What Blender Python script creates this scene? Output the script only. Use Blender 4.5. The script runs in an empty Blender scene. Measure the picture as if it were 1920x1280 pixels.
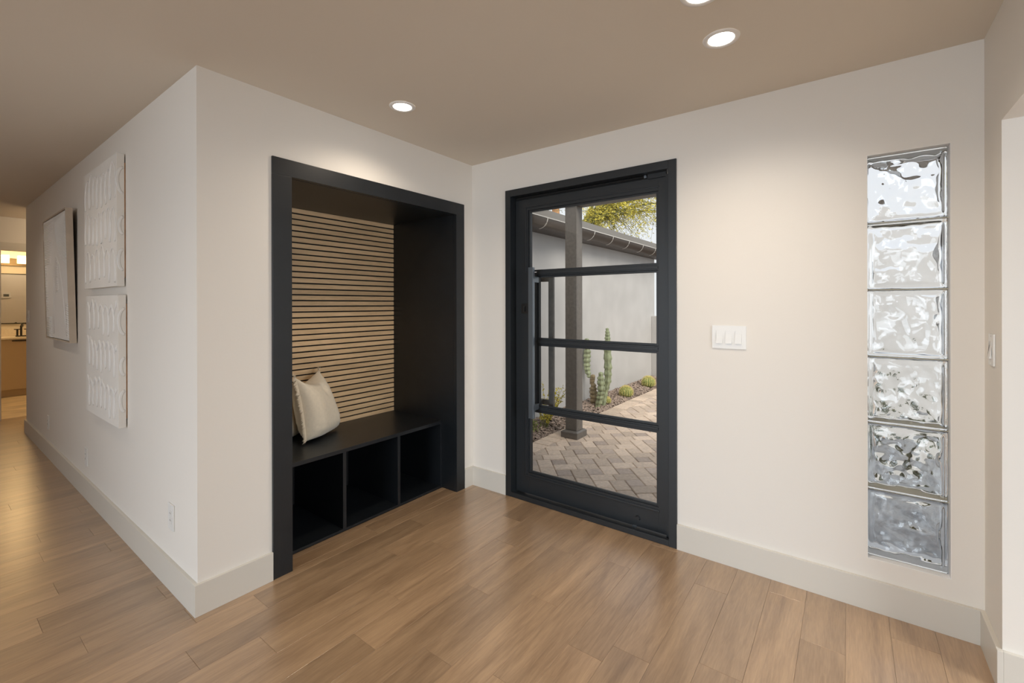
import bpy, bmesh, math, random
from mathutils import Vector, Matrix, noise
R = math.radians
random.seed(7)
sc = bpy.context.scene
COL = sc.collection

# ------------------------------------------------------------------ camera, sky, sun, exposure
F_PX, CAM = 846.28, Vector((2.3193, -2.5936, 1.3753))
_y, _p, _r = R(36.7768), R(-0.0312), R(-0.1159)
fw = Vector((-math.sin(_y)*math.cos(_p), math.cos(_y)*math.cos(_p), math.sin(_p)))
rt = Vector((math.cos(_y), math.sin(_y), 0)); up = rt.cross(fw)
rt, up = rt*math.cos(_r)+up*math.sin(_r), up*math.cos(_r)-rt*math.sin(_r)
cd = bpy.data.cameras.new('camera'); cam = bpy.data.objects.new('camera', cd); COL.objects.link(cam)
m = Matrix((rt, up, -fw)).transposed().to_4x4(); m.translation = CAM
cam.matrix_world = m
cd.sensor_width = 36; cd.sensor_fit = 'HORIZONTAL'; cd.lens = F_PX/1920*36
cd.shift_y = -68.885/1920; cd.clip_start = .02; cd.clip_end = 200
sc.camera = cam

w = bpy.data.worlds.new('sky'); sc.world = w; w.use_nodes = True
wn = w.node_tree.nodes; bg = wn['Background']
tc = wn.new('ShaderNodeTexCoord'); sp = wn.new('ShaderNodeSeparateXYZ'); rp = wn.new('ShaderNodeValToRGB')
w.node_tree.links.new(tc.outputs['Generated'], sp.inputs[0]); w.node_tree.links.new(sp.outputs[2], rp.inputs[0])
rp.color_ramp.elements[0].position = 0; rp.color_ramp.elements[0].color = (.90, .91, .93, 1)
rp.color_ramp.elements[1].position = .9; rp.color_ramp.elements[1].color = (.78, .84, .94, 1)
w.node_tree.links.new(rp.outputs[0], bg.inputs[0]); bg.inputs[1].default_value = 1.0

def lamp(name, kind, loc, power, color, parent=None, rot=None, **kw):
    d = bpy.data.lights.new(name, kind); d.energy = power; d.color = color
    for k, v in kw.items(): setattr(d, k, v)
    o = bpy.data.objects.new(name, d); COL.objects.link(o); o.location = loc
    if rot: o.rotation_euler = rot
    if parent: o.parent = parent
    return o
s = lamp('sun', 'SUN', (3, -2, 8), 3.0, (1, .90, .78), angle=R(34))
s.rotation_euler = Vector((-.62, .37, -.66)).to_track_quat('-Z', 'Y').to_euler()
# daylight by the window behind the camera; next-room lamp added for cool wall fill
lamp('window_daylight', 'AREA', (1.0, -6.35, 1.25), 41, (.80, .90, 1), rot=(R(72), 0, 0), shape='RECTANGLE', size=2.6, size_y=2.0, spread=R(100))
lamp('next_room_fill', 'AREA', (5.2, -1.6, 1.4), 42, (.80, .90, 1), rot=(0, R(62), 0), shape='RECTANGLE', size=1.4, size_y=1.4, spread=R(130))

sc.view_settings.view_transform = 'Standard'; sc.view_settings.look = 'None'
sc.view_settings.exposure = 0.1; sc.view_settings.gamma = 1
sc.view_settings.use_curve_mapping = False
sc.cycles.use_denoising = True
sc.cycles.max_bounces = 14; sc.cycles.diffuse_bounces = 6; sc.cycles.transmission_bounces = 14
sc.cycles.transparent_max_bounces = 16; sc.cycles.sample_clamp_indirect = 6

# ------------------------------------------------------------------ helpers
def tag(o, label=None, cat=None, group=None, kind=None):
    if label: o['label'] = label
    if cat: o['category'] = cat
    if group: o['group'] = group
    if kind: o['kind'] = kind
    return o
def empty(name, loc=(0, 0, 0)):
    o = bpy.data.objects.new(name, None); COL.objects.link(o); o.location = loc
    o.empty_display_size = .1; return o
def mesh(name, verts, faces, mat, parent=None, smooth=False):
    me = bpy.data.meshes.new(name); me.from_pydata([tuple(v) for v in verts], [], faces); me.update()
    if smooth: me.polygons.foreach_set('use_smooth', [True]*len(me.polygons))
    if mat: me.materials.append(mat)
    o = bpy.data.objects.new(name, me); COL.objects.link(o)
    if parent:
        o.parent = parent
        if parent.type == 'EMPTY' or True:
            o.matrix_parent_inverse = Matrix.Translation(-wloc(parent))
    return o
def wloc(o):
    v = o.location.copy()
    if o.parent: v = o.matrix_parent_inverse @ v; v = v + wloc(o.parent)
    return v
class MB:
    def __init__(s): s.v = []; s.f = []
    def add(s, v, f):
        n = len(s.v); s.v += [Vector(p) for p in v]; s.f += [[i+n for i in q] for q in f]; return s
    def box(s, a, b, bev=0):
        x0, y0, z0 = [min(a[i], b[i]) for i in range(3)]; x1, y1, z1 = [max(a[i], b[i]) for i in range(3)]
        if not bev:
            return s.add([(x0, y0, z0), (x1, y0, z0), (x1, y1, z0), (x0, y1, z0), (x0, y0, z1), (x1, y0, z1), (x1, y1, z1), (x0, y1, z1)],
                         [(0, 3, 2, 1), (4, 5, 6, 7), (0, 1, 5, 4), (1, 2, 6, 5), (2, 3, 7, 6), (3, 0, 4, 7)])
        bm = bmesh.new(); bmesh.ops.create_cube(bm, size=1)
        for v in bm.verts:
            v.co = Vector(((x0+x1)/2+v.co.x*(x1-x0), (y0+y1)/2+v.co.y*(y1-y0), (z0+z1)/2+v.co.z*(z1-z0)))
        bmesh.ops.bevel(bm, geom=bm.edges[:], offset=bev, segments=2, affect='EDGES', profile=.7)
        bm.verts.index_update(); s.add([v.co.copy() for v in bm.verts], [[v.index for v in f.verts] for f in bm.faces]); bm.free()
        return s
    def tube(s, pts, rads, n=10, flat=None, caps=True):
        pts = [Vector(p) for p in pts]
        if not hasattr(rads, '__len__'): rads = [rads]*len(pts)
        b = len(s.v); ref = Vector(flat) if flat else None
        for i, p in enumerate(pts):
            t = (pts[min(i+1, len(pts)-1)]-pts[max(i-1, 0)]).normalized()
            if ref is not None: e = ref; d = t.cross(ref).normalized()
            else:
                a = Vector((0, 0, 1)) if abs(t.z) < .9 else Vector((1, 0, 0))
                d = t.cross(a).normalized(); e = d.cross(t).normalized()
            r = rads[i]
            rd, re = (r if isinstance(r, tuple) else (r, r))
            for k in range(n):
                th = 2*math.pi*k/n
                s.v.append(p+d*rd*math.cos(th)+e*re*math.sin(th))
        for i in range(len(pts)-1):
            for k in range(n):
                a0 = b+i*n+k; a1 = b+i*n+(k+1) % n
                s.f.append([a0, a1, a1+n, a0+n])
        if caps:
            s.f.append([b+k for k in range(n)][::-1]); s.f.append([b+(len(pts)-1)*n+k for k in range(n)])
        return s
    def disc_prism(s, c, r, z0, z1, n=32, axis='z', r2=None):
        r2 = r if r2 is None else r2; b = len(s.v)
        for (zz, rr) in ((z0, r), (z1, r2)):
            for k in range(n):
                th = 2*math.pi*k/n; a, d = rr*math.cos(th), rr*math.sin(th)
                if axis == 'z': s.v.append(Vector((c[0]+a, c[1]+d, zz)))
                elif axis == 'y': s.v.append(Vector((c[0]+a, zz, c[1]+d)))
                else: s.v.append(Vector((zz, c[0]+a, c[1]+d)))
        for k in range(n):
            s.f.append([b+k, b+(k+1) % n, b+n+(k+1) % n, b+n+k])
        s.f.append([b+k for k in range(n)][::-1]); s.f.append([b+n+k for k in range(n)])
        return s
    def prism(s, poly, z0, z1, ch=0):
        n = len(poly); b = len(s.v)
        cx = sum(p[0] for p in poly)/n; cy = sum(p[1] for p in poly)/n
        rings = [(z0, 0), (z1-ch*.8, 0), (z1, ch)] if ch else [(z0, 0), (z1, 0)]
        for z, c in rings:
            for p in (inset(poly, c) if c else poly): s.v.append(Vector((p[0], p[1], z)))
        for i in range(len(rings)-1):
            for k in range(n): s.f.append([b+i*n+k, b+i*n+(k+1) % n, b+(i+1)*n+(k+1) % n, b+(i+1)*n+k])
        s.f.append([b+(len(rings)-1)*n+k for k in range(n)])
        return s
    def obj(s, name, mat, parent=None, smooth=False): return mesh(name, s.v, s.f, mat, parent, smooth)
def inset(poly, d):
    n = len(poly); out = []
    for i in range(n):
        p0, p1, p2 = Vector(poly[i-1]), Vector(poly[i]), Vector(poly[(i+1) % n])
        a = (p1-p0).normalized(); b = (p2-p1).normalized()
        na = Vector((-a.y, a.x)); nb = Vector((-b.y, b.x)); k = 1+na.dot(nb)
        out.append(p1+(na+nb)*(d/max(k, .3)))
    return [(v.x, v.y) for v in out]
def clip(poly, nx, ny, c):          # keep nx*x+ny*y >= c
    out = []
    for i in range(len(poly)):
        p, q = poly[i], poly[(i+1) % len(poly)]
        dp = nx*p[0]+ny*p[1]-c; dq = nx*q[0]+ny*q[1]-c
        if dp >= 0: out.append(p)
        if dp*dq < 0: t = dp/(dp-dq); out.append((p[0]+t*(q[0]-p[0]), p[1]+t*(q[1]-p[1])))
    return out
def area(p): return abs(sum(p[i-1][0]*p[i][1]-p[i][0]*p[i-1][1] for i in range(len(p))))/2
def px(P):
    d = Vector(P)-CAM; z = d.dot(fw)
    if z < .05: return (-9999, -9999, z)
    return (960+F_PX*d.dot(rt)/z, 571.1-F_PX*d.dot(up)/z, z)

# ------------------------------------------------------------------ materials
def mat(name, color, rough=.5, metal=0, spec=.5, noise_amt=0, noise_scale=20, bump=0, bump_scale=120, emit=None, stretch=None, rnd=0, coat=0, trans=0, sheen=0):
    M = bpy.data.materials.new(name); M.use_nodes = True; nt = M.node_tree; b = nt.nodes['Principled BSDF']
    L = nt.links.new
    b.inputs['Base Color'].default_value = (*color, 1); b.inputs['Roughness'].default_value = rough
    b.inputs['Metallic'].default_value = metal; b.inputs['Specular IOR Level'].default_value = spec
    b.inputs['Coat Weight'].default_value = coat; b.inputs['Sheen Weight'].default_value = sheen
    b.inputs['Transmission Weight'].default_value = trans
    if emit: b.inputs['Emission Color'].default_value = (*emit[0], 1); b.inputs['Emission Strength'].default_value = emit[1]
    t = nt.nodes.new('ShaderNodeTexCoord'); mp = nt.nodes.new('ShaderNodeMapping'); L(t.outputs['Object'], mp.inputs[0])
    if stretch: mp.inputs['Scale'].default_value = stretch
    src = None
    if noise_amt:
        n = nt.nodes.new('ShaderNodeTexNoise'); n.inputs['Scale'].default_value = noise_scale; n.inputs['Detail'].default_value = 5
        L(mp.outputs[0], n.inputs[0])
        mr = nt.nodes.new('ShaderNodeMapRange'); mr.inputs[1].default_value = .3; mr.inputs[2].default_value = .7
        mr.inputs[3].default_value = 1-noise_amt; mr.inputs[4].default_value = 1+noise_amt; L(n.outputs[0], mr.inputs[0]); src = mr.outputs[0]
    if rnd:
        oi = nt.nodes.new('ShaderNodeObjectInfo'); r = nt.nodes.new('ShaderNodeMapRange')
        r.inputs[3].default_value = 1-rnd; r.inputs[4].default_value = 1+rnd; L(oi.outputs['Random'], r.inputs[0])
        if src:
            mu = nt.nodes.new('ShaderNodeMath'); mu.operation = 'MULTIPLY'; L(src, mu.inputs[0]); L(r.outputs[0], mu.inputs[1]); src = mu.outputs[0]
        else: src = r.outputs[0]
    if src:
        h = nt.nodes.new('ShaderNodeHueSaturation'); h.inputs['Color'].default_value = (*color, 1); L(src, h.inputs['Value']); L(h.outputs[0], b.inputs['Base Color'])
    if bump:
        n2 = nt.nodes.new('ShaderNodeTexNoise'); n2.inputs['Scale'].default_value = bump_scale; n2.inputs['Detail'].default_value = 4; L(mp.outputs[0], n2.inputs[0])
        bu = nt.nodes.new('ShaderNodeBump'); bu.inputs['Strength'].default_value = bump; bu.inputs['Distance'].default_value = .002
        L(n2.outputs[0], bu.inputs['Height']); L(bu.outputs[0], b.inputs['Normal'])
    return M
def wood_mat(name, dark, light, rough, axis='y', scale=1., rndamt=.13, coat=0):
    """wood with grain running along one axis; every plank object gets its own offset and tone"""
    M = bpy.data.materials.new(name); M.use_nodes = True; nt = M.node_tree; b = nt.nodes['Principled BSDF']; L = nt.links.new
    t = nt.nodes.new('ShaderNodeTexCoord'); oi = nt.nodes.new('ShaderNodeObjectInfo')
    off = nt.nodes.new('ShaderNodeVectorMath'); off.operation = 'SCALE'; off.inputs[0].default_value = (37, 53, 19); L(oi.outputs['Random'], off.inputs['Scale'])
    ad = nt.nodes.new('ShaderNodeVectorMath'); L(t.outputs['Object'], ad.inputs[0]); L(off.outputs[0], ad.inputs[1])
    def mapped(sx, sl):
        mp = nt.nodes.new('ShaderNodeMapping'); L(ad.outputs[0], mp.inputs[0])
        mp.inputs['Scale'].default_value = (sx, sl, sx) if axis == 'y' else (sl, sx, sx) if axis == 'x' else (sx, sx, sl)
        return mp
    # broad figure
    n1 = nt.nodes.new('ShaderNodeTexNoise'); n1.inputs['Scale'].default_value = 1; n1.inputs['Detail'].default_value = 4; n1.inputs['Distortion'].default_value = 1.4
    L(mapped(9*scale, 1.0*scale).outputs[0], n1.inputs[0])
    # cathedral grain lines
    wv = nt.nodes.new('ShaderNodeTexNoise'); wv.inputs['Scale'].default_value = 1; wv.inputs['Detail'].default_value = 3; wv.inputs['Distortion'].default_value = 2.6
    L(mapped(34*scale, 2.6*scale).outputs[0], wv.inputs[0])
    # pores
    n2 = nt.nodes.new('ShaderNodeTexNoise'); n2.inputs['Scale'].default_value = 1; n2.inputs['Detail'].default_value = 4
    L(mapped(230*scale, 16*scale).outputs[0], n2.inputs[0])
    def mr(src, a, bb, lo=.3, hi=.7):
        r = nt.nodes.new('ShaderNodeMapRange'); r.inputs[1].default_value = lo; r.inputs[2].default_value = hi; r.inputs[3].default_value = a; r.inputs[4].default_value = bb; L(src, r.inputs[0]); return r.outputs[0]
    def add(x, y):
        q = nt.nodes.new('ShaderNodeMath'); q.operation = 'ADD'; L(x, q.inputs[0]); L(y, q.inputs[1]); return q.outputs[0]
    fac = add(add(mr(n1.outputs[0], 0.05, .5), mr(wv.outputs[0], 0, .26)), mr(n2.outputs[0], 0, .22))
    cr = nt.nodes.new('ShaderNodeValToRGB'); cr.color_ramp.elements[0].position = .15; cr.color_ramp.elements[1].position = .85
    cr.color_ramp.elements[0].color = (*dark, 1); cr.color_ramp.elements[1].color = (*light, 1); L(fac, cr.inputs[0])
    h = nt.nodes.new('ShaderNodeHueSaturation'); L(cr.outputs[0], h.inputs['Color']); L(mr(oi.outputs['Random'], 1-rndamt, 1+rndamt, 0, 1), h.inputs['Value'])
    L(h.outputs[0], b.inputs['Base Color']); b.inputs['Roughness'].default_value = rough; b.inputs['Coat Weight'].default_value = coat; b.inputs['Coat Roughness'].default_value = .3; b.inputs['Coat IOR'].default_value = 1.6 if coat > .5 else 1.5; b.inputs['Specular IOR Level'].default_value = .7 if coat > .5 else .5
    bu = nt.nodes.new('ShaderNodeBump'); bu.inputs['Strength'].default_value = .12; bu.inputs['Distance'].default_value = .001; L(n2.outputs[0], bu.inputs['Height']); L(bu.outputs[0], b.inputs['Normal'])
    return M
M_wall = mat('cream_wall_paint', (.80, .765, .71), .6, bump=.12, bump_scale=90, spec=.3)
M_ceil = mat('cream_ceiling_paint', (.72, .655, .565), .8, bump=.1, bump_scale=60, spec=.2)
M_base = mat('greige_trim_paint', (.66, .63, .57), .35, spec=.5)
M_reveal = mat('white_reveal_paint', (.90, .91, .92), .5)
M_floor = wood_mat('oak_floor', (.235, .140, .072), (.465, .302, .170), .34, 'y', coat=1, rndamt=.14)
M_slat = wood_mat('oak_slat', (.54, .37, .20), (.84, .59, .34), .5, 'y', 1.3, .06)
M_black = mat('black_cabinet_paint', (.0095, .012, .015), .38, spec=.5, bump=.15, bump_scale=40, noise_amt=.12, noise_scale=9)
M_felt = mat('black_felt', (.006, .006, .006), .95)
M_steel = mat('charcoal_powder_coated_steel', (.0145, .0175, .0205), .4, metal=0, bump=.15, bump_scale=400)
M_bar = mat('satin_steel_bar', (.20, .23, .26), .33, metal=.75)
M_white = mat('white_plastic', (.80, .80, .78), .35)
M_pillow = mat('cream_linen', (.84, .735, .57), .9, bump=.5, bump_scale=500, sheen=.3, noise_amt=.04, noise_scale=60)
M_canvas = mat('off_white_canvas', (.81, .785, .74), .75, bump=.25, bump_scale=300, noise_amt=.03, noise_scale=6)
M_stroke = mat('white_impasto', (.84, .83, .81), .45, bump=.3, bump_scale=80)
M_relief = mat('white_relief_plaster', (.88, .88, .87), .6)
M_tanframe = mat('pale_wood_frame', (.58, .50, .41), .6, noise_amt=.08, noise_scale=8)
M_orange = mat('orange_wood_strip', (.50, .24, .08), .5)
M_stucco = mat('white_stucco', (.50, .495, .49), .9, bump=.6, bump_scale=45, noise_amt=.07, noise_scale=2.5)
M_paver = mat('tan_concrete_paver', (.66, .525, .415), .85, noise_amt=.13, noise_scale=38, bump=.5, bump_scale=160, rnd=.2)
M_paverd = mat('greyish_concrete_paver', (.53, .425, .355), .85, noise_amt=.13, noise_scale=38, bump=.5, bump_scale=160, rnd=.15)
M_sand = mat('jointing_sand', (.27, .215, .165), .95, noise_amt=.3, noise_scale=80)
M_gravel = mat('brown_grey_gravel', (.33, .255, .21), .85, noise_amt=.6, noise_scale=26, bump=.4)
M_soil = mat('bed_soil', (.10, .075, .055), .95, noise_amt=.3)
M_post = mat('grey_brown_timber_paint', (.15, .135, .12), .55, noise_amt=.15, noise_scale=30, bump=.4, bump_scale=60)
M_gutter = mat('brown_gutter_metal', (.055, .040, .031), .45, noise_amt=.1)
M_strap = mat('galvanised_strap', (.62, .60, .57), .5)
M_fascia = mat('grey_drip_edge', (.22, .21, .195), .6)
M_shingle = mat('roof_shingle', (.17, .15, .14), .9, noise_amt=.3, noise_scale=50)
M_cactus = mat('green_cactus_skin', (.27, .31, .19), .6, noise_amt=.35, noise_scale=16, bump=.3, bump_scale=60)
M_cactus_old = mat('corky_cactus_skin', (.25, .20, .12), .8, noise_amt=.4, noise_scale=22, bump=.5, bump_scale=60)
M_barrel = mat('barrel_cactus_skin', (.24, .30, .09), .7)
M_spine = mat('yellow_spines', (.80, .70, .30), .7)
M_leafy = mat('yellow_green_leaf', (.70, .60, .09), .7, noise_amt=.3, noise_scale=3)
M_leafg = mat('olive_leaf', (.20, .25, .06), .7, noise_amt=.3, noise_scale=4)
M_leafd = mat('dark_green_leaf', (.07, .10, .045), .6, noise_amt=.3)
M_branch = mat('green_bark', (.20, .21, .08), .8, noise_amt=.2)
M_trunk = mat('orange_brown_bark', (.42, .23, .11), .9, noise_amt=.35, noise_scale=12)
M_mirror = mat('mirror', (.9, .9, .9), .02, metal=1)
M_blackmetal = mat('black_metal', (.015, .014, .013), .35)
M_bronze = mat('dark_bronze', (.10, .07, .035), .4, metal=.5)
M_vanity = mat('tan_vanity_paint', (.48, .38, .27), .5)
M_counter = mat('speckled_stone', (.80, .74, .66), .3, noise_amt=.06, noise_scale=60)
M_tile = mat('cream_veined_tile', (.72, .62, .48), .35, noise_amt=.28, noise_scale=2.2, stretch=(3, 1, 1))
M_lens = mat('lit_lens', (.9, .9, .9), .5, emit=((1, .95, .88), 9))
M_shade = mat('lit_frosted_shade', (.95, .9, .8), .4, emit=((1, .72, .38), 2.6))
M_trimring = mat('white_trim_ring', (.85, .83, .80), .4)
M_screen = mat('thermostat_screen', (.10, .11, .10), .3)
M_dark = mat('dark_gap', (.008, .008, .008), .8)

def pane_mat():
    M = bpy.data.materials.new('clear_pane'); M.use_nodes = True; nt = M.node_tree; nt.nodes.clear(); L = nt.links.new
    o = nt.nodes.new('ShaderNodeOutputMaterial'); mx = nt.nodes.new('ShaderNodeMixShader'); tr = nt.nodes.new('ShaderNodeBsdfTransparent')
    g = nt.nodes.new('ShaderNodeBsdfGlossy'); g.inputs['Roughness'].default_value = .01; fr = nt.nodes.new('ShaderNodeFresnel'); fr.inputs[0].default_value = 1.35
    tr.inputs[0].default_value = (.97, .98, .975, 1)
    L(fr.outputs[0], mx.inputs[0]); L(tr.outputs[0], mx.inputs[1]); L(g.outputs[0], mx.inputs[2]); L(mx.outputs[0], o.inputs[0]); return M
M_pane = pane_mat()
M_block = bpy.data.materials.new('wavy_block_glass'); M_block.use_nodes = True
_b = M_block.node_tree.nodes['Principled BSDF']; _b.inputs['Transmission Weight'].default_value = 1; _b.inputs['Roughness'].default_value = 0
_b.inputs['IOR'].default_value = 1.47; _b.inputs['Base Color'].default_value = (.985, .997, 1, 1)

# ------------------------------------------------------------------ room shell
H = 2.44; YL = -1.8264; XR = 2.7553; YO = -.2563; XL = -4.8406; XH = -5.80
def wall(name, axis, at0, at1, u0, u1, z0, z1, holes, m_=None, label=None):
    """slab between at0 and at1 across `axis`, spanning u and z, with rectangular holes (ua, ub, za, zb)"""
    us = sorted({u0, u1, *[h[0] for h in holes], *[h[1] for h in holes]}); zs = sorted({z0, z1, *[h[2] for h in holes], *[h[3] for h in holes]})
    us = [u for u in us if u0 <= u <= u1]; zs = [z for z in zs if z0 <= z <= z1]
    b = MB()
    def hol(i, j):
        if i < 0 or j < 0 or i >= len(us)-1 or j >= len(zs)-1: return True
        uc, zc = (us[i]+us[i+1])/2, (zs[j]+zs[j+1])/2
        return any(h[0] < uc < h[1] and h[2] < zc < h[3] for h in holes)
    def P(a, u, z): return (u, a, z) if axis == 'y' else (a, u, z)
    def quad(p): n = len(b.v); b.v += [Vector(q) for q in p]; b.f.append([n, n+1, n+2, n+3])
    for i in range(len(us)-1):
        for j in range(len(zs)-1):
            if hol(i, j): continue
            a, c, d, e = us[i], us[i+1], zs[j], zs[j+1]
            quad([P(at0, a, d), P(at0, c, d), P(at0, c, e), P(at0, a, e)]); quad([P(at1, a, d), P(at1, a, e), P(at1, c, e), P(at1, c, d)])
            if hol(i-1, j): quad([P(at0, a, d), P(at0, a, e), P(at1, a, e), P(at1, a, d)])
            if hol(i+1, j): quad([P(at0, c, d), P(at1, c, d), P(at1, c, e), P(at0, c, e)])
            if hol(i, j-1): quad([P(at0, a, d), P(at1, a, d), P(at1, c, d), P(at0, c, d)])
            if hol(i, j+1): quad([P(at0, a, e), P(at0, c, e), P(at1, c, e), P(at1, a, e)])
    o = b.obj(name, m_ or M_wall); return tag(o, label, 'wall', kind='structure')
GBX0, GBX1, GBZ0, GBZ1 = 2.384, 2.657, .2295, 2.0435
wall('wall_left', 'x', 0, -.10, YL, 0, 0, H, [(-1.45, -.145, -1, 2.075)], label='cream wall around the black bench nook')
wall('wall_back', 'y', 0, .18, -.12, 5.2, 0, H, [(.35, 1.52, -1, 2.175), (GBX0, GBX1, GBZ0, GBZ1)], label='cream wall with the steel glass door and glass block window')
wall('wall_hall', 'y', YL, YL+.10, XL, -.10, 0, H, [], label='cream hallway wall hung with three white canvases')
wall('wall_hall_end', 'x', XL, XL+.10, YL+.10, -.5, 0, H, [], label='short wall round the corner at the hall end')
wall('wall_far', 'x', XH, XH-.11, -6.5, -.5, 0, H, [(-1.93, -1.10, -1, 2.043)], label='far hallway wall with the bathroom doorway')
wall('wall_hall_return', 'y', -.5, -.4, XH-.11, XL+.1, 0, H, [], label='wall closing the hallway turn')
wall('wall_right', 'x', XR, XR+.22, -6.5, 0, 0, H, [(-1.75, YO, -1, 2.0297)], label='cream right wall with the opening to the next room')
wall('wall_front', 'y', -6.5, -6.6, XH-.11, 5.2, 0, H, [(-.4, 2.4, .2, 2.3)], label='wall behind the camera with the large window')
wall('wall_next_room', 'x', 5.2, 5.3, -6.6, .18, 0, H, [(-2.4, -.8, .7, 2.1)], label='outer wall of the next room')
tag(MB().box((-9, -6.6, H), (5.3, .18, H+.12)).obj('ceiling', M_ceil), 'flat cream ceiling with recessed lights', 'ceiling', kind='structure')

BT, BH = .016, .1405
def baseboard(name, a, b, label):
    tag(MB().box(a, b, .0015).obj(name, M_base), label, 'baseboard', kind='structure')
baseboard('baseboard_left', (0, YL-BT, 0), (BT, -1.5045, BH), 'greige baseboard between outer corner and nook')
baseboard('baseboard_left_corner', (0, -.0995, 0), (BT, 0, BH), 'short greige baseboard between nook and inner corner')
baseboard('baseboard_back', (BT, -BT, 0), (.3285, 0, BH), 'short greige baseboard left of the steel door')
baseboard('baseboard_back_right', (1.5425, -BT, 0), (XR, 0, BH), 'greige baseboard under the glass block window')
baseboard('baseboard_hall', (XL-BT, YL-BT, 0), (0, YL, BH), 'long greige baseboard under the canvases')
baseboard('baseboard_hall_end', (XL-BT, YL, 0), (XL, -.5, BH), 'baseboard round the hall end corner')
baseboard('baseboard_right', (XR-BT, YO-BT, 0), (XR, -BT, BH), 'short greige baseboard below the rocker switch')
baseboard('baseboard_right_return', (XR, YO-BT, 0), (XR+.22, YO, BH), 'greige baseboard wrapping into the right opening')
tag(MB().box((.330, -.004, -.002), (1.542, .002, .0045)).obj('trim_1', M_orange), 'thin orange wood strip along the door sill', 'trim', kind='structure')

# floor: one object per plank
fl = tag(empty('floor'), 'brown oak plank floor', 'floor', kind='structure')
MB().box((XH-.11, -6.5, -.06), (5.2, 0, -.012)).obj('subfloor', M_dark, fl)
MB().box((-.1395, -1.4045, -.03), (0, -.1875, -.0125)).obj('subfloor', M_dark, fl)
known = {2.155: -.40, 2.005: -.128, 1.705: -.274, 1.255: -.346, 1.555: -.895, .805: -.95, .505: -.275, .355: -.775, .205: -.988, .055: -.668, -.095: -.90,
         -.245: -2.169, .655: -.532, .955: -.41, -1.295: -2.16, -1.895: -1.907, -1.445: -1.93, -.845: -2.166}
regions = [(-.139, 0, -1.4045, -.1875), (0, XR, -9, 0), (XL, 0, -9, YL), (XH-.11, XL, -9, -.5), (XR, 5.2, -9, 0)]
rest = MB(); nplank = 0
for k in range(-19, 55):
    x1 = 2.305-.15*k; x0 = x1-.15
    if x1 < XH-.11: continue
    ph = None
    for kx, kv in known.items():
        if abs(kx-x0) < .03: ph = kv
    if ph is None: ph = -((k*.41) % 1)*.95
    y = ph+.948*3
    while y > -6.5:
        ya, yb = y-.948, y
        for (ra, rb, rc, rd) in regions:
            a, b, c, d = max(x0, ra), min(x1, rb), max(ya, rc, -6.5), min(yb, rd)
            if b-a < .004 or d-c < .004: continue
            poly = [(a+.0003, c+.0003), (b-.0003, c+.0003), (b-.0003, d-.0003), (a+.0003, d-.0003)]
            vis = any(-60 < q[0] < 1980 and 0 < q[1] < 1340 and q[2] > .3 for q in (px((x, y_, 0)) for x in (a, (a+b)/2, b) for y_ in (c, (c+d)/2, d))) and a < XR
            if vis and nplank < 298:
                MB().prism(poly, -.012, 0, .0006).obj('plank', M_floor, fl); nplank += 1
            else: rest.prism(poly, -.012, 0, .0006)
        y -= .948
tag(rest.obj('planks_beyond', M_floor, fl), kind='stuff')
print('planks', nplank)

# ------------------------------------------------------------------ bench nook
nk = tag(empty('bench_nook', (0, -.796, 0)), 'black built-in bench nook with slatted oak back and three open cubbies', 'built-in bench')
NL, NR, NB = -1.405, -.187, -.70
MB().box((-.02, -1.503, 0), (.012, NL, 2.035), .0015).obj('casing_post', M_black, nk)
MB().box((-.02, NR, 0), (.012, -.101, 2.035), .0015).obj('casing_post', M_black, nk)
MB().box((-.02, -1.503, 2.0355), (.012, -.101, 2.122), .0015).obj('casing_head', M_black, nk)
MB().box((NB-.02, NL-.02, 0), (-.0205, NL, 2.055)).obj('side_panel', M_black, nk)
MB().box((NB-.02, NR, 0), (-.0205, NR+.02, 2.055)).obj('side_panel', M_black, nk)
MB().box((NB-.02, NL, 2.034), (-.0205, NR, 2.055)).obj('top_panel', M_black, nk)
MB().box((NB-.04, NL-.02, 0), (NB-.02, NR+.02, 2.055)).obj('back_panel', M_felt, nk)
sl = MB().box((NB-.0195, NL+.001, .503), (NB-.010, NR-.001, 2.0335)).obj('slat_panel', M_felt, nk)
z = 2.0325; ns = 0
while z-.030 > .500:
    MB().box((NB-.010, NL+.001, max(z-.030, .5035)), (NB, NR-.001, z), .0012).obj('slat', M_slat, sl); z -= .0395; ns += 1
FX = -.14
MB().box((FX, NL+.001, .479), (NB-.009, NR-.001, .502), .001).obj('bench_top', M_black, nk)
MB().box((FX-.001, NL+.001, .001), (NB-.015, NR-.001, .016)).obj('bottom_board', M_black, nk)
for yy in (-1.005, -.592): MB().box((FX-.001, yy-.011, .0165), (NB-.015, yy+.011, .4785), .0008).obj('divider', M_black, nk)
for a, b in ((NL+.001, NL+.02), (NR-.018, NR-.001)): MB().box((FX-.001, a, .0165), (NB-.015, b, .4785), .0008).obj('bench_side', M_black, nk)

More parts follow.
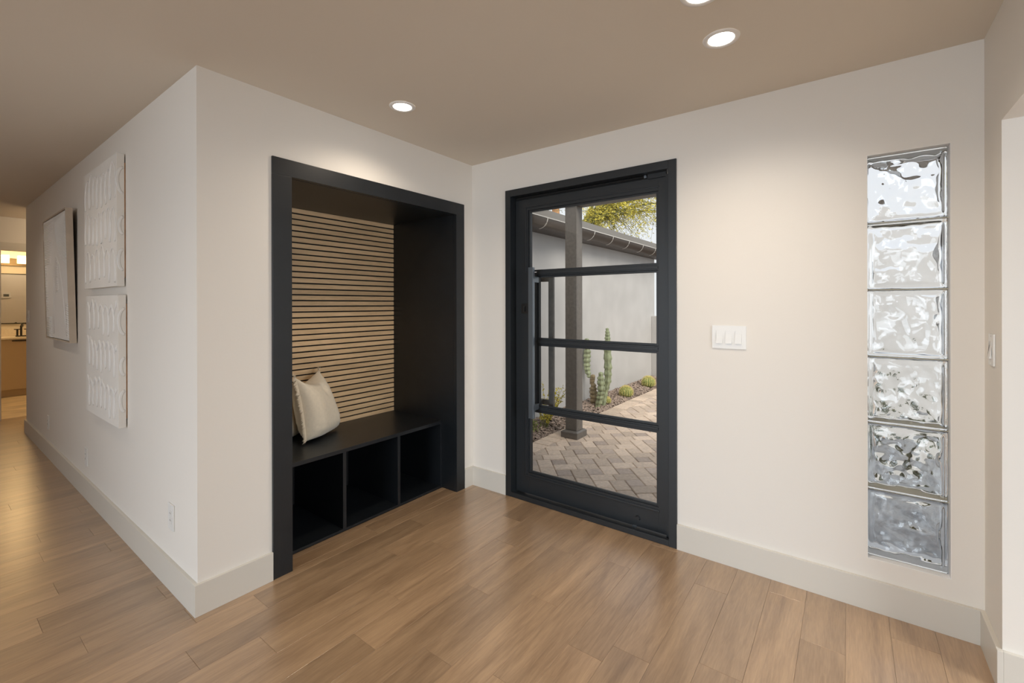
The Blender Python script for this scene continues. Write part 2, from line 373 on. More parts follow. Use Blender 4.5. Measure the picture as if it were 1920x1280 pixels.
# pillows
def pillow(name, corners, thick, seed, label, fringe=True):
    """corners: bottom-front, bottom-back, top-back, top-front in world space"""
    bf, bb, tb, tf = [Vector(c) for c in corners]; c = (bf+bb+tb+tf)/4
    ex = (bb-bf).normalized(); ez = Vector((0, 0, 1)); nn = ex.cross((tf-bf).normalized()).normalized()
    root = tag(empty(name, (c.x, c.y, min(bf.z, bb.z))), label, 'pillow', 'fringed cream pillows on the black bench')
    N = 34; V = []; Fc = []; idx = {}
    rng = random.Random(seed)
    def base(u, v):
        p = bf.lerp(bb, u).lerp(tf.lerp(tb, u), v)
        a, b = 2*u-1, 2*v-1
        # sides pulled in between the corners, top edge sagging
        p = p-ex*a*.020*(1-b*b)
        if b > 0: p = p-ez*(1-a*a)*b**3*.075
        if b < 0: p = p-ez*0 + ez*(a*a)*(-b)**5*.01
        return p
    for side in (1, -1):
        for i in range(N+1):
            for j in range(N+1):
                u, v = i/N, j/N; a, b = 2*u-1, 2*v-1
                if side == -1 and (i in (0, N) or j in (0, N)): idx[(side, i, j)] = idx[(1, i, j)]; continue
                e = max(0, (1-a**4)*(1-b**4))**.62
                low = 1.18-.32*v
                t = thick*e*low
                p = base(u, v)
                # creases: puckers from the corners and folds near the bottom
                cr = .006*math.sin(26*(a+.5*b)+seed)*e*(abs(a*b))**1.2+.005*math.sin(30*b+5*a)*e*max(0, -b)*abs(a)
                cr += .010*noise.noise(Vector((u*3+seed, v*3, side)))*e
                dent = -.030*math.exp(-((a-.25)**2/.03+(b-.52)**2/.05)) if side == 1 else 0
                dent += .010*math.exp(-((a-.1*(1-b)-.05)**2/.01+(b-.75)**2/.08)) if side == 1 else 0
                q = p+nn*side*(t+cr+dent*e)
                if q.z < .503: q.z = .503
                idx[(side, i, j)] = len(V); V.append(q)
        for i in range(N):
            for j in range(N):
                q = [idx[(side, i, j)], idx[(side, i+1, j)], idx[(side, i+1, j+1)], idx[(side, i, j+1)]]
                Fc.append(q if side == 1 else q[::-1])
    mesh('cover', V, Fc, M_pillow, root, True)
    if fringe:
        fb = MB()
        def strand(p, d, l, wd):
            sid = d.cross(nn).normalized()*wd*.5; dd = (d+Vector((rng.uniform(-.4, .4), rng.uniform(-.4, .4), rng.uniform(-.7, .25)))).normalized()
            m1 = p+d*l*.5; m2 = m1+dd*l*.6
            fb.add([p-sid, p+sid, m1+sid*.8+nn*.001, m1-sid*.8+nn*.001, m2], [(0, 1, 2, 3), (3, 2, 4)])
        for k in range(360):
            v = rng.random(); p = base(0, v); p.z = max(p.z, .508); strand(p+nn*rng.uniform(-.003, .003), (-ex-ez*.3).normalized(), rng.uniform(.018, .036), .0036)
        for k in range(300):
            v = rng.random(); p = base(1, v); p.z = max(p.z, .508); strand(p, (ex-ez*.3).normalized(), rng.uniform(.012, .02), .0026)
        for cn, dr in ((tf, Vector((0, 0, 1))-ex*.6), (tb, Vector((0, 0, 1))+ex*.2)):
            for k in range(45): strand(cn-ez*.004+nn*rng.uniform(-.004, .004), (dr+Vector((rng.uniform(-.5, .5), rng.uniform(-.5, .5), 0))).normalized(), rng.uniform(.014, .026), .003)
        seam = []
        for k in range(41): seam.append(base(0, k/40)-ex*-.001)
        for p in seam: p.z = max(p.z, .508)
        fb.tube(seam, .003, 6)
        tag(fb.obj('fringe', M_pillow, root), kind='stuff')
    return root
pillow('pillow', [(-.405, -1.105, .512), (-.60, -.775, .512), (-.615, -.90, .930), (-.375, -1.190, .940)], .097, 1, 'cream fringed linen pillow leaning upright in front on the black bench')
pillow('pillow', [(-.50, -1.265, .512), (-.655, -.99, .512), (-.66, -1.10, .90), (-.475, -1.335, .90)], .045, 2, 'rear cream pillow, a thin sliver behind the front one beside the nook post')

# ------------------------------------------------------------------ steel door
dr = tag(empty('door_1', (.935, .03, 0)), 'charcoal steel pivot entry door with four stacked glass panes and long pull bar', 'door', kind='structure')
DX0, DX1, DZ1 = .330, 1.541, 2.194
b = MB(); b.box((DX0, -.012, 0), (DX0+.045, .17, DZ1), .0012); b.obj('frame_jamb', M_steel, dr)
b = MB(); b.box((DX1-.045, -.012, 0), (DX1, .17, DZ1), .0012); b.obj('frame_jamb', M_steel, dr)
MB().box((DX0+.0455, -.012, 2.146), (DX1-.0455, .17, DZ1), .0012).obj('frame_head', M_steel, dr)
MB().box((DX0+.0455, -.012, 0.001), (DX1-.0455, .012, .034), .0012).obj('sill', M_steel, dr)
MB().box((DX0+.0455, .012, 0.001), (DX1-.0455, .17, .012), .001).obj('sill_channel', M_steel, dr)
# stops on the pivot side
b = MB(); b.box((1.470, .030, .02), (1.4955, .052, 2.128)); b.box((1.36, .036, 2.118), (1.4695, .052, 2.1455)); b.obj('door_stop', M_steel, dr)
b = MB(); b.tube([(.40, .048, 2.137), (1.345, .048, 2.137)], .0045, 8); b.box((.376, .060, 2.128), (1.36, .08, 2.1455)); b.obj('head_seal', M_dark, dr)
LX0, LX1, LZ0, LZ1 = .3795, 1.469, .030, 2.124
GX0, GX1, GZ0, GZ1 = .487, 1.418, .179, 2.044
Y0, Y1 = .050, .105
lf = MB().box((LX0, Y0, LZ0), (GX0, Y1, LZ1), .001).obj('stile', M_steel, dr)
MB().box((GX1, Y0, LZ0), (LX1, Y1, LZ1), .001).obj('stile', M_steel, dr)
MB().box((GX0, Y0, LZ0), (GX1, Y1, GZ0), .001).obj('bottom_rail', M_steel, dr)
MB().box((GX0, Y0, GZ1), (GX1, Y1, LZ1), .001).obj('top_rail', M_steel, dr)
MXC = .560
MB().box((GX0, Y0, .640), (MXC, Y1, 1.600), .001).obj('lock_stile', M_steel, dr)
MZ = [(.628, .657), (1.098, 1.128), (1.577, 1.606)]
for za, zb in MZ:
    b = MB(); b.box((MXC if za > .7 else GX0+.04, Y0-.001, za), (GX1, Y1+.001, zb), .002); b.box((MXC, Y0-.007, za+.009), (GX1, Y0+.001, zb-.009), .0015); b.obj('muntin', M_steel, dr)
def bead(x0, x1, z0, z1):
    b = MB(); t = .014
    for (a, c, d, e) in ((x0, x0+t, z0, z1), (x1-t, x1, z0, z1), (x0+t, x1-t, z0, z0+t), (x0+t, x1-t, z1-t, z1)):
        b.box((a, Y0+.008, d), (c, Y0+.024, e), .002)
    t2 = .022
    for (a, c, d, e) in ((x0, x0+t2, z0, z1), (x1-t2, x1, z0, z1), (x0+t2, x1-t2, z0, z0+t2), (x0+t2, x1-t2, z1-t2, z1)):
        if False: b.box((a, Y0-.004, d), (c, Y0+.010, e), .002)
    b.obj('glazing_bead', M_steel, dr)
# raised moulding round the pane openings
b = MB(); t = .016
b.box((GX0-.030, Y0-.006, GZ0-.030), (GX1+.006, Y0+.001, GZ0-.016), .003)
b.box((GX0-.026, Y0-.005, 1.606), (GX0-.014, Y0+.001, GZ1+.02), .002)
b.box((GX0-.026, Y0-.005, GZ0-.016), (GX0-.014, Y0+.001, .628), .002)
b.box((GX0-.026, Y0-.005, GZ1+.020), (GX1+.006, Y0+.001, GZ1+.028), .002)
b.obj('moulding', M_steel, dr)
panes = [(GX0, GX1, GZ0, MZ[0][0]), (MXC, GX1, MZ[0][1], MZ[1][0]), (MXC, GX1, MZ[1][1], MZ[2][0]), (GX0, GX1, MZ[2][1], GZ1)]
for p in panes:
    bead(*p)
    MB().box((p[0]+.001, .079, p[2]+.001), (p[1]-.001, .082, p[3]-.001)).obj('pane', M_pane, dr)
ph = MB().box((.572, -.030, .592), (.586, -.018, 1.632), .001)
ph = MB().box((.549, -.038, .592), (.588, -.016, 1.630), .0015).obj('pull_handle', M_bar, dr)
for zc in (1.548, .662): MB().box((.562, -.017, zc-.02), (.578, .050, zc+.02), .001).obj('standoff', M_bar, ph)
ph2 = MB().box((.578, .175, .592), (.617, .197, 1.625), .0015).obj('outside_pull_handle', M_post, dr)
for zc in (1.560, .662): MB().box((.49, .19, zc-.019), (.58, .205, zc+.019), .001).obj('standoff', M_post, ph2)
for zc in (1.560, .662): MB().box((.495, .1055, zc-.019), (.52, .19, zc+.019), .001).obj('standoff', M_post, ph2)
lk = MB().box((.432, .045, 1.310), (.492, .0505, 1.382), .001).obj('deadbolt_plate', M_blackmetal, dr)
MB().box((.462, .022, 1.325), (.470, .045, 1.362), .002).obj('thumb_turn', M_blackmetal, lk)
b = MB(); b.disc_prism((1.292, .082), .016, .0505, .040, 20, 'y', .012); b.obj('pivot_cap', M_steel, dr)
b = MB(); b.box((1.262, .036, .022), (1.284, .0495, .034)); b.obj('latch_tab', M_bar, dr)
b = MB(); b.box((1.338, .036, 2.128), (1.352, .050, 2.143), .001); b.obj('closer_clip', M_bar, dr)

# ------------------------------------------------------------------ glass block window
wn1 = tag(empty('window_1', (2.52, .09, GBZ0)), 'tall narrow column of six wavy glass blocks', 'window', kind='structure')
def wob(x, z, s):
    v = noise.noise(Vector((x*17, z*17, s*7.3)))*1.0+noise.noise(Vector((x*38+9, z*38, s*3.1)))*.35
    v += .15*math.sin(38*(x+.35*z)+6*noise.noise(Vector((x*9, z*9, s))))
    return v
nb = 6; hb = (GBZ1-GBZ0)/nb
BX0, BX1 = GBX0+.002, GBX1-.006
for k in range(nb):
    z0 = GBZ0+hb*k+.003; z1 = GBZ0+hb*(k+1)-.003
    def plate(yout, yin, seed, amp, V):
        """slab of glass: outer face flat with a stepped rim, inner face rippled"""
        N = 40
        for f in (0, 1):
            n0 = len(V.v)
            for i in range(N+1):
                for j in range(N+1):
                    u, v = i/N, j/N; x = BX0+(BX1-BX0)*u; zz = z0+(z1-z0)*v
                    edge = min(u*(BX1-BX0), (1-u)*(BX1-BX0), v*(z1-z0), (1-v)*(z1-z0))
                    rim = .003 if .004 < edge < .016 else 0
                    fade = min(1, max(0, (edge-.020)/.014))
                    if f == 0: y = yout-rim*(1 if yout < yin else -1)
                    else: y = yin+amp*fade*wob(x, zz, seed)
                    V.v.append(Vector((x, y, zz)))
            for i in range(N):
                for j in range(N):
                    a = n0+i*(N+1)+j; q = [a, a+1, a+N+2, a+N+1]
                    V.f.append(q if (f == 0) ^ (yout < yin) else q[::-1])
            if f == 0: first = n0
        a0, b0 = first, first+(N+1)*(N+1)
        ring = [i*(N+1) for i in range(N+1)]+[N*(N+1)+j for j in range(1, N+1)]+[i*(N+1)+N for i in range(N-1, -1, -1)]+[j for j in range(N-1, 0, -1)]
        for q in range(len(ring)):
            r, t_ = ring[q], ring[(q+1) % len(ring)]
            f_ = [a0+r, a0+t_, b0+t_, b0+r]
            V.f.append(f_ if yout < yin else f_[::-1])
    V = MB(); plate(.036, .046, k+1, .0085, V); plate(.118, .108, k+31, .0085, V)
    # side walls of the hollow block
    o = V.obj('glass_block', M_block, wn1, True)
    bm = bmesh.new(); bm.from_mesh(o.data); bmesh.ops.recalc_face_normals(bm, faces=bm.faces[:]); bm.to_mesh(o.data); bm.free()
b = MB()
for k in range(1, nb): b.box((GBX0, .046, GBZ0+hb*k-.0026), (GBX1, .112, GBZ0+hb*k+.0026))
b.obj('mortar_joint', mat('cream_mortar', (.75, .68, .52), .8), wn1)
# white painted lining of the opening
b = MB(); e = .0012
b.box((GBX1-e, .0005, GBZ0), (GBX1+.0005, .179, GBZ1)); b.box((GBX0-.0005, .0005, GBZ0), (GBX0+e, .179, GBZ1))
b.box((GBX0, .0005, GBZ0-.0005), (GBX1, .179, GBZ0+e)); b.box((GBX0, .0005, GBZ1-e), (GBX1, .179, GBZ1+.0005)); b.obj('opening_lining', M_reveal, wn1)

# ------------------------------------------------------------------ recessed lights
def downlight(x, y, label, power=32, visible=True):
    r = tag(empty('recessed_light', (x, y, H)), label, 'ceiling light', 'recessed lights in the ceiling')
    b = MB(); n = 40
    prof = [(.069, 0), (.067, -.004), (.052, -.005), (.048, -.0015)]
    for rr, dz in prof:
        for k in range(n): b.v.append(Vector((x+rr*math.cos(2*math.pi*k/n), y+rr*math.sin(2*math.pi*k/n), H-.0005+dz)))
    for i in range(len(prof)-1):
        for k in range(n): b.f.append([i*n+k, (i+1)*n+k, (i+1)*n+(k+1) % n, i*n+(k+1) % n])
    b.obj('trim_ring', M_trimring, r, True)
    MB().disc_prism((x, y), .0485, H-.0030, H-.0015, 40).obj('lens', M_lens, r)
    lamp('downlight_beam', 'SPOT', (0, 0, -.012), power, (1, .85, .68), parent=r, spot_size=R(150), spot_blend=1, shadow_soft_size=.045)
    return r
downlight(.397, -1.002, 'round recessed light above the bench nook, leftmost of those in view')
downlight(1.909, -.640, 'round recessed light on the ceiling above the door and the light switches')
downlight(1.914, -.966, 'round recessed light cut off by the top edge of the photo')
for (x, y, p) in ((.40, -2.9, 18), (1.3, -3.3, 14), (-1.5, -2.57, 13), (-3.4, -2.57, 20), (4.2, -2.6, 6)):
    downlight(x, y, 'round recessed light above the picture, %s' % {18: 'in line with the one over the nook', 14: 'behind the camera', 13: 'over the square hallway canvases', 20: 'farther down the hallway', 6: 'in the next room'}[p], p)
lamp('hall_light', 'POINT', (-5.35, -1.25, 2.25), 5, (1, .78, .52), shadow_soft_size=.08)

# ------------------------------------------------------------------ switches and outlets
def plate_switch(name, origin, ax, up_, n_, gangs, label, cat, kind='rocker', wd=None, hgt=.125, group=None):
    """origin = centre on the wall; ax = width direction; n_ = out of the wall"""
    ax, up_, n_ = Vector(ax), Vector(up_), Vector(n_); o0 = Vector(origin)
    r = tag(empty(name, origin), label, cat, group)
    wd = wd or (.076 if gangs == 1 else .046*gangs+.03)
    def bx(cx, cz, w_, h_, d0, d1, bev, tilt=0):
        t = MB(); t.box((-w_/2, -h_/2, d0), (w_/2, h_/2, d1), bev)
        out = []
        for v in t.v:
            dd = v.z
            if tilt and v.z > (d0+d1)/2: dd = v.z+tilt*(-v.y/h_)
            out.append(o0+ax*(cx+v.x)+up_*(cz+v.y)+n_*dd)
        return MB().add(out, t.f)
    bx(0, 0, wd, hgt, .0003, .006, .0022).obj('cover_plate', M_white, r)
    for g in range(gangs):
        cx = (g-(gangs-1)/2)*.046
        if kind == 'rocker':
            rk = bx(cx, 0, .031, .066, .0062, .0085, .0006, .009).obj('rocker', M_white, r)
        else:
            for cz in (.017, -.017):
                rk = bx(cx, cz, .032, .028, .0062, .0082, .001).obj('socket', M_white, r)
                b = MB()
                for dx in (-.006, .006): b.add(bx(cx+dx, cz+.003, .0022, .008, .0078, .0085, 0).v, bx(0, 0, 1, 1, 0, 1, 0).f)
                b.obj('slot', M_dark, rk)
        for cz in (.051, -.051):
            bx(cx, cz, .005, .005, .006, .0068, .0006).obj('screw', M_white, r)
    return r
plate_switch('light_switch', (1.810, 0, 1.2005), (1, 0, 0), (0, 0, 1), (0, -1, 0), 3, 'white triple rocker switch plate on the wall right of the steel door', 'switch', hgt=.122, wd=.166)
plate_switch('light_switch', (XR, -.131, 1.2), (0, -1, 0), (0, 0, 1), (-1, 0, 0), 1, 'white single rocker switch in the narrow strip of right wall', 'switch', hgt=.12)
plate_switch('light_switch', (-4.66, YL, 1.26), (1, 0, 0), (0, 0, 1), (0, -1, 0), 1, 'white rocker switch at the far end of the hallway wall', 'switch')
OG = 'outlets along the hallway wall'
plate_switch('wall_outlet', (-.322, YL, .347), (1, 0, 0), (0, 0, 1), (0, -1, 0), 1, 'white wall outlet nearest the outer corner', 'outlet', 'outlet', group=OG)
plate_switch('wall_outlet', (-2.074, YL, .289), (1, 0, 0), (0, 0, 1), (0, -1, 0), 1, 'white wall outlet low on the wall left of the lower square canvas', 'outlet', 'outlet', group=OG)
plate_switch('wall_outlet', (-3.545, YL, .308), (1, 0, 0), (0, 0, 1), (0, -1, 0), 1, 'white wall outlet farthest down the hallway, left of the ribbed canvas', 'outlet', 'outlet', group=OG)

# ------------------------------------------------------------------ canvases
def scribble_canvas(x0, x1, z0, z1, rows, label, seed, lean=0):
    rg = random.Random(seed)
    r = tag(empty('canvas', ((x0+x1)/2, YL-.01, z0)), label, 'painting', 'pair of square white canvases')
    yf = YL-.042
    bd = MB().box((x0, yf, z0), (x1, YL-.006, z1), .002)
    bd.obj('stretched_canvas', M_canvas, r)
    MB().box((x1-.012, YL-.010, z0+.05), (x1-.004, YL-.0005, z1-.05)).obj('stretcher_bar', M_trunk, r)
    W = x1-x0; Ht = z1-z0
    for k, (zc, amp, n, ph) in enumerate(rows):
        pts = []; rad = []; T = n*30
        for t in range(T+1):
            a = 2*math.pi*t/30; loop = t//30
            u = .06+.90*t/T
            xx = x0+W*u-.036*math.sin(a)*(1 if ph else -1); am = amp*(1+.12*math.sin(loop*2.3+k))
            zz = z0+Ht*(zc+.02*math.sin(loop*1.3+k*2)-.02*(u-.5))+am*math.cos(a)*(-1 if ph else 1)
            w_ = .0085+.003*math.sin(a*1+1)
            pts.append((xx, yf-.001, zz)); rad.append((w_, .0040+.0015*math.sin(a+k)))
        MB().tube(pts, rad, 8, flat=(0, 1, 0)).obj('paint_stroke', M_stroke, r, True)
    # wrapped swirl on the side facing the room corner
    for (zc, rr) in ((.80, .075), (.46, .05), (.2, .06)):
        pts = [(x1+.0002, YL-.012-rr*.35*abs(math.sin(a)), z0+Ht*zc+rr*math.cos(a)) for a in [math.pi*q/14 for q in range(15)]]
        MB().tube(pts, [(.008, .0012)]*15, 6, flat=(1, 0, 0)).obj('side_stroke', M_stroke, r, True)
scribble_canvas(-1.885, -1.088, 1.487, 2.262, [(.80, .095, 7, 1), (.49, .09, 7, 1), (.19, .09, 6, 1)], 'upper square canvas of the stacked pair, white looped brush strokes', 3)
scribble_canvas(-1.842, -1.060, .664, 1.436, [(.82, .085, 6, 0), (.51, .085, 7, 0), (.19, .085, 7, 0)], 'lower square canvas of the stacked pair, white looped brush strokes', 5)
# ribbed relief, leaning out at the top
r = tag(empty('relief_canvas', (-2.82, YL-.02, 1.09)), 'tall white ribbed relief canvas in a pale wood frame, farthest left of the wall art', 'painting')
cx0, cx1, cz0, cz1 = -3.31, -2.345, 1.092, 2.105
def lean(v):
    k = (v.z-cz0)/(cz1-cz0); return Vector((v.x, v.y-.022*k, v.z))
def lobj(b, *a, **k): b.v = [lean(v) for v in b.v]; return b.obj(*a, **k)
yb = YL-.006; yf = YL-.046
b = MB(); t = .010
for (a, c, d, e) in ((cx0, cx0+t, cz0, cz1), (cx1-t, cx1, cz0, cz1), (cx0+t, cx1-t, cz0, cz0+t), (cx0+t, cx1-t, cz1-t, cz1)): b.box((a, yf, d), (c, yb, e), .001)
lobj(b, 'frame', M_tanframe, r)
lobj(MB().box((cx0+.016, yf+.006, cz0+.016), (cx1-.016, yb-.002, cz1-.016), .001), 'relief_panel', M_relief, r)
lobj(MB().box((cx0+.01, yb-.004, cz0+.01), (cx1-.01, yb, cz1-.01)), 'backing_board', M_dark, r)
W = cx1-cx0; Ht = cz1-cz0; YF = yf+.006
def rib(pts, rr=.005): ribs.tube([lean(Vector((cx0+W*u, YF-.0005, cz0+Ht*v))) for u, v in pts], [(rr, .0035)]*len(pts), 6, flat=(0, 1, 0))
ribs = MB()
for k in range(26):      # straight ribs upper left with a curved end
    v = .965-k*.0135; rib([(.03, v), (.25, v), (.47-.007*k, v-.002)])
ribs_a = ribs; lobj(MB(), 'x', None, r) if False else None
ribs_a.obj('ribs', M_relief, r, True)['kind'] = 'stuff'
ribs = MB()
for k in range(15):      # nested arcs swinging round the top right corner
    rr = .05+.030*k
    rib([(.965-rr*.92*math.sin(a), .965-rr*.80*math.cos(a)) for a in [math.pi*.5*q/12 for q in range(13)]])
ribs.obj('ribs', M_relief, r, True)['kind'] = 'stuff'
ribs = MB()
for k in range(18):      # small arches down the middle
    rib([(.55+.06*math.cos(a), .62-k*.014+.02*math.sin(a)) for a in [math.pi*q/8 for q in range(9)]])
rib([(.36, .05), (.38, .35), (.45, .58), (.55, .665), (.66, .60), (.76, .42), (.86, .05)], .004)
ribs.obj('ribs', M_relief, r, True)['kind'] = 'stuff'
ribs = MB()
for k in range(15): rib([(.03, .18-.0115*k), (.27, .18-.0115*k)])
for k in range(16): rib([(.86, .30-.017*k), (.965, .29-.017*k)])
for k in range(26): rib([(.03, .60-.0145*k), (.09+.002*k, .597-.0145*k)])
ribs.obj('ribs', M_relief, r, True)['kind'] = 'stuff'

# ------------------------------------------------------------------ far doorway and bathroom
tr = MB(); tr.box((XH, -2.02, 0), (XH+.012, -1.93, 2.134), .001); tr.box((XH, -1.10, 0), (XH+.012, -1.01, 2.134), .001); tr.box((XH, -1.93, 2.043), (XH+.012, -1.10, 2.134), .001)
tr.box((XH-.11, -1.945, 0), (XH, -1.9301, 2.05)); tr.box((XH-.11, -1.1, 2.0431), (XH, -1.93, 2.058))
tag(tr.obj('trim_2', M_base), 'greige casing around the bathroom doorway', 'trim', kind='structure')
tag(MB().box((-8.4, -3.0, -.05), (XH-.02, -.5, -.001)).obj('floor_bathroom', M_tile), 'cream veined tile floor of the bathroom', 'floor', kind='structure')
wall('wall_bathroom', 'x', -8.30, -8.40, -3.0, -.4, 0, H, [], label='bathroom wall behind the vanity')
wall('wall_bathroom_left', 'y', -3.0, -3.1, -8.4, XH-.11, 0, H, [], label='bathroom side wall, left')
wall('wall_bathroom_right', 'y', -.5, -.4, -8.4, XH-.11, 0, H, [], label='bathroom side wall, right')
v = tag(empty('vanity', (-8.02, -1.6, 0)), 'tan bathroom vanity with a pale stone counter seen through the far doorway', 'vanity')
MB().box((-8.295, -2.5, .11), (-7.78, -.7, .865), .002).obj('body', M_vanity, v)
MB().box((-8.295, -2.5, .0), (-7.84, -.7, .109)).obj('toe_kick', M_vanity, v)
MB().box((-8.295, -2.52, .866), (-7.76, -.68, .893), .002).obj('countertop', M_counter, v)
MB().box((-8.295, -2.52, .894), (-8.275, -.68, 1.01), .001).obj('backsplash', M_counter, v)
MB().box((-7.779, -1.66, .835), (-7.755, -1.45, .850), .002).obj('pull', M_blackmetal, v)
fc = tag(empty('faucet', (-8.0, -1.52, .893)), 'black bathroom faucet on the vanity counter', 'faucet')
b = MB(); b.box((-8.05, -1.60, .894), (-7.97, -1.44, .91), .003); b.tube([(-8.02, -1.54, .91), (-8.02, -1.54, 1.06), (-7.99, -1.54, 1.09), (-7.93, -1.54, 1.09), (-7.91, -1.54, 1.05)], .013, 10); b.obj('spout', M_blackmetal, fc)
for yy in (-1.58, -1.475): MB().tube([(-8.02, yy, .91), (-8.02, yy, 1.0)], .012, 8).box((-8.045, yy-.035, 1.0), (-8.0, yy+.035, 1.012), .002).obj('handle', M_blackmetal, fc)
mr = tag(empty('mirror', (-8.28, -1.6, 1.1)), 'large black framed bathroom mirror', 'mirror')
MB().box((-8.298, -2.3, 1.09), (-8.285, -.9, 1.88)).obj('glass', M_mirror, mr)
b = MB()
for (a, c, d, e) in ((-2.3, -.9, 1.085, 1.10), (-2.3, -.9, 1.865, 1.88), (-2.3, -2.285, 1.1, 1.865), (-.915, -.9, 1.1, 1.865)): b.box((-8.298, a, d), (-8.27, c, e))
b.obj('frame', M_blackmetal, mr)
vl = tag(empty('vanity_light', (-8.25, -1.6, 2.0)), 'warm lit vanity light bar with square frosted shades above the mirror', 'light')
MB().box((-8.298, -1.95, 2.0), (-8.2, -1.2, 2.035), .002).obj('shelf', M_bronze, vl)
MB().box((-8.298, -1.66, 2.036), (-8.27, -1.56, 2.12), .001).obj('back_plate', M_bronze, vl)
for yy in (-1.695, -1.505): MB().box((-8.27, yy-.05, 2.036), (-8.17, yy+.05, 2.165), .006).obj('shade', M_shade, vl)
lamp('vanity_glow', 'POINT', (-7.6, -1.6, 2.05), 18, (1, .66, .30), shadow_soft_size=.1)
th = tag(empty('thermostat', (XL, -1.375, 1.583)), 'white thermostat reflected in the bathroom mirror', 'thermostat')
MB().box((XL-.022, -1.44, 1.53), (XL-.0005, -1.31, 1.64), .004).obj('case', M_white, th)
MB().box((XL-.0235, -1.415, 1.56), (XL-.0222, -1.335, 1.612)).obj('screen', M_screen, th)

# ------------------------------------------------------------------ outside
GZ = -.10; XW = -.86
tag(MB().box((-9, .18, -.30), (9, 16, -.17)).obj('ground', M_soil), 'bare soil under the yard', 'ground', kind='structure')
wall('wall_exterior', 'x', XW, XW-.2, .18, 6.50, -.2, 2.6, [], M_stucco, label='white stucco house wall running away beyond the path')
tag(MB().box((XW, 6.32, -.2), (5.0, 6.47, 1.14), .01).obj('garden_wall', M_stucco), 'low white stucco garden wall at the end of the path', 'wall', kind='structure')
tag(MB().box((1.95, 3.3, -.2), (4.2, 3.45, 2.1), .01).obj('added_screen_wall', mat('bright_white_stucco', (.86, .86, .85), .9, bump=.4, bump_scale=45)), 'added white stucco screen wall that brightens the view through the glass blocks', 'wall', kind='structure')  # unseen wall put in to fill the glass blocks with white
# outer face of the house
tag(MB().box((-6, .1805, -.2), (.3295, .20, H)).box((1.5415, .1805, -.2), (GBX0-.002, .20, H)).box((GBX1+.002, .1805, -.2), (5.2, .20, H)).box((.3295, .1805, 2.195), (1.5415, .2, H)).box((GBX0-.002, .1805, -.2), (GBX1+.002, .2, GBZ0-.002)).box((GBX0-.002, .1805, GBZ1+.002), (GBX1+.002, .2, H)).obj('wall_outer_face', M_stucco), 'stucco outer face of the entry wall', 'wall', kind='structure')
# paving
pv = tag(empty('paving', (1.2, 3, GZ)), 'tan herringbone paver path outside the glass door', 'paving', kind='structure')
MB().box((-.41, .2, -.16), (1.75, 6.32, GZ-.012)).obj('sand_bed', M_sand, pv)
polys = []; small = set()
BXI = -.205
y = .2
while y < 6.3:
    polys.append([(-.405, y), (BXI, y), (BXI, y+.132), (-.405, y+.132)]); y += .135
S = .1355; ang = R(45-4.3); ca, sa = math.cos(ang), math.sin(ang)
U0, V0 = .915, .715   # left edge of a tall column and its long-row bottom, in the turned frame of the pavers
def uv(u, v):
    # the turned frame is measured from the point where u=U0,v=V0 in the 45 degree frame
    ox, oy = (U0-V0)/2**.5, (U0+V0)/2**.5
    du, dv = u, v
    return (ox+du*ca-dv*sa, oy+du*sa+dv*ca)
for rrow in range(-30, 32):
    sh = (rrow % 2)*2*S; vb = (rrow*2)*S-S*.0
    for c in range(-16, 18):
        u0 = c*4*S+sh
        # tall column: two pieces 1.5 high centred on the long row
        for vv in (vb-S, vb+.5*S): polys.append([uv(u0, vv), uv(u0+S, vv), uv(u0+S, vv+1.5*S), uv(u0, vv+1.5*S)])
        for uu in (u0+S, u0+2.5*S): polys.append([uv(uu, vb), uv(uu+1.5*S, vb), uv(uu+1.5*S, vb+S), uv(uu, vb+S)])
        for uu in (u0+S, u0+3*S):
            small.add(len(polys)); polys.append([uv(uu, vb+S), uv(uu+S, vb+S), uv(uu+S, vb+2*S), uv(uu, vb+2*S)])
PB = (-.27, -.04, 1.745, 1.985)
cells = []
for i, p in enumerate(polys):
    if i > 45:
        p = clip(p, 1, 0, BXI)
        for (nx, ny, c) in ((-1, 0, -1.75), (0, 1, .2), (0, -1, -6.32)):
            if len(p) > 2: p = clip(p, nx, ny, c)
    if len(p) < 3 or area(p) < .0006: continue
    cx = sum(q[0] for q in p)/len(p); cy = sum(q[1] for q in p)/len(p)
    X, Yp, dd = px((cx, cy, GZ)); vis = 985 < X < 1245 and Yp < 965 and dd > 0
    cells.append((0 if vis else 1, dd, p, i in small and random.random() < .8))
cells.sort(key=lambda q: (q[0], q[1]))
restp = MB(); npav = 0
def rounded(p, d=.007):
    out = []
    for i in range(len(p)):
        a, b_, c = Vector(p[i-1]), Vector(p[i]), Vector(p[(i+1) % len(p)])
        out += [tuple(b_+(a-b_).normalized()*min(d, (a-b_).length*.3)), tuple(b_+(c-b_).normalized()*min(d, (c-b_).length*.3))]
    return out
for vis, dd, p, dk in cells:
    q = rounded(inset(p, .002)); zt = GZ+random.uniform(-.0025, .0025)
    if area(q) < .0003: continue
    if vis == 0 and npav < 299: MB().prism(q, GZ-.045, zt, .006).obj('paver', M_paverd if dk else M_paver, pv); npav += 1
    else: restp.prism(q, GZ-.045, zt, .006)
tag(restp.obj('pavers_beyond', M_paver, pv), kind='stuff'); print('pavers', npav, 'slats', ns)
tag(MB().box((1.76, .2, -.16), (4.4, 3.3, GZ), .004).obj('added_grey_pad', mat('blue_grey_concrete', (.26, .28, .30), .85, noise_amt=.2, noise_scale=6)), 'made-up blue-grey concrete pad that tints the lower glass blocks', 'ground', kind='structure')  # invented pad, gives the lower blocks their grey-blue tone
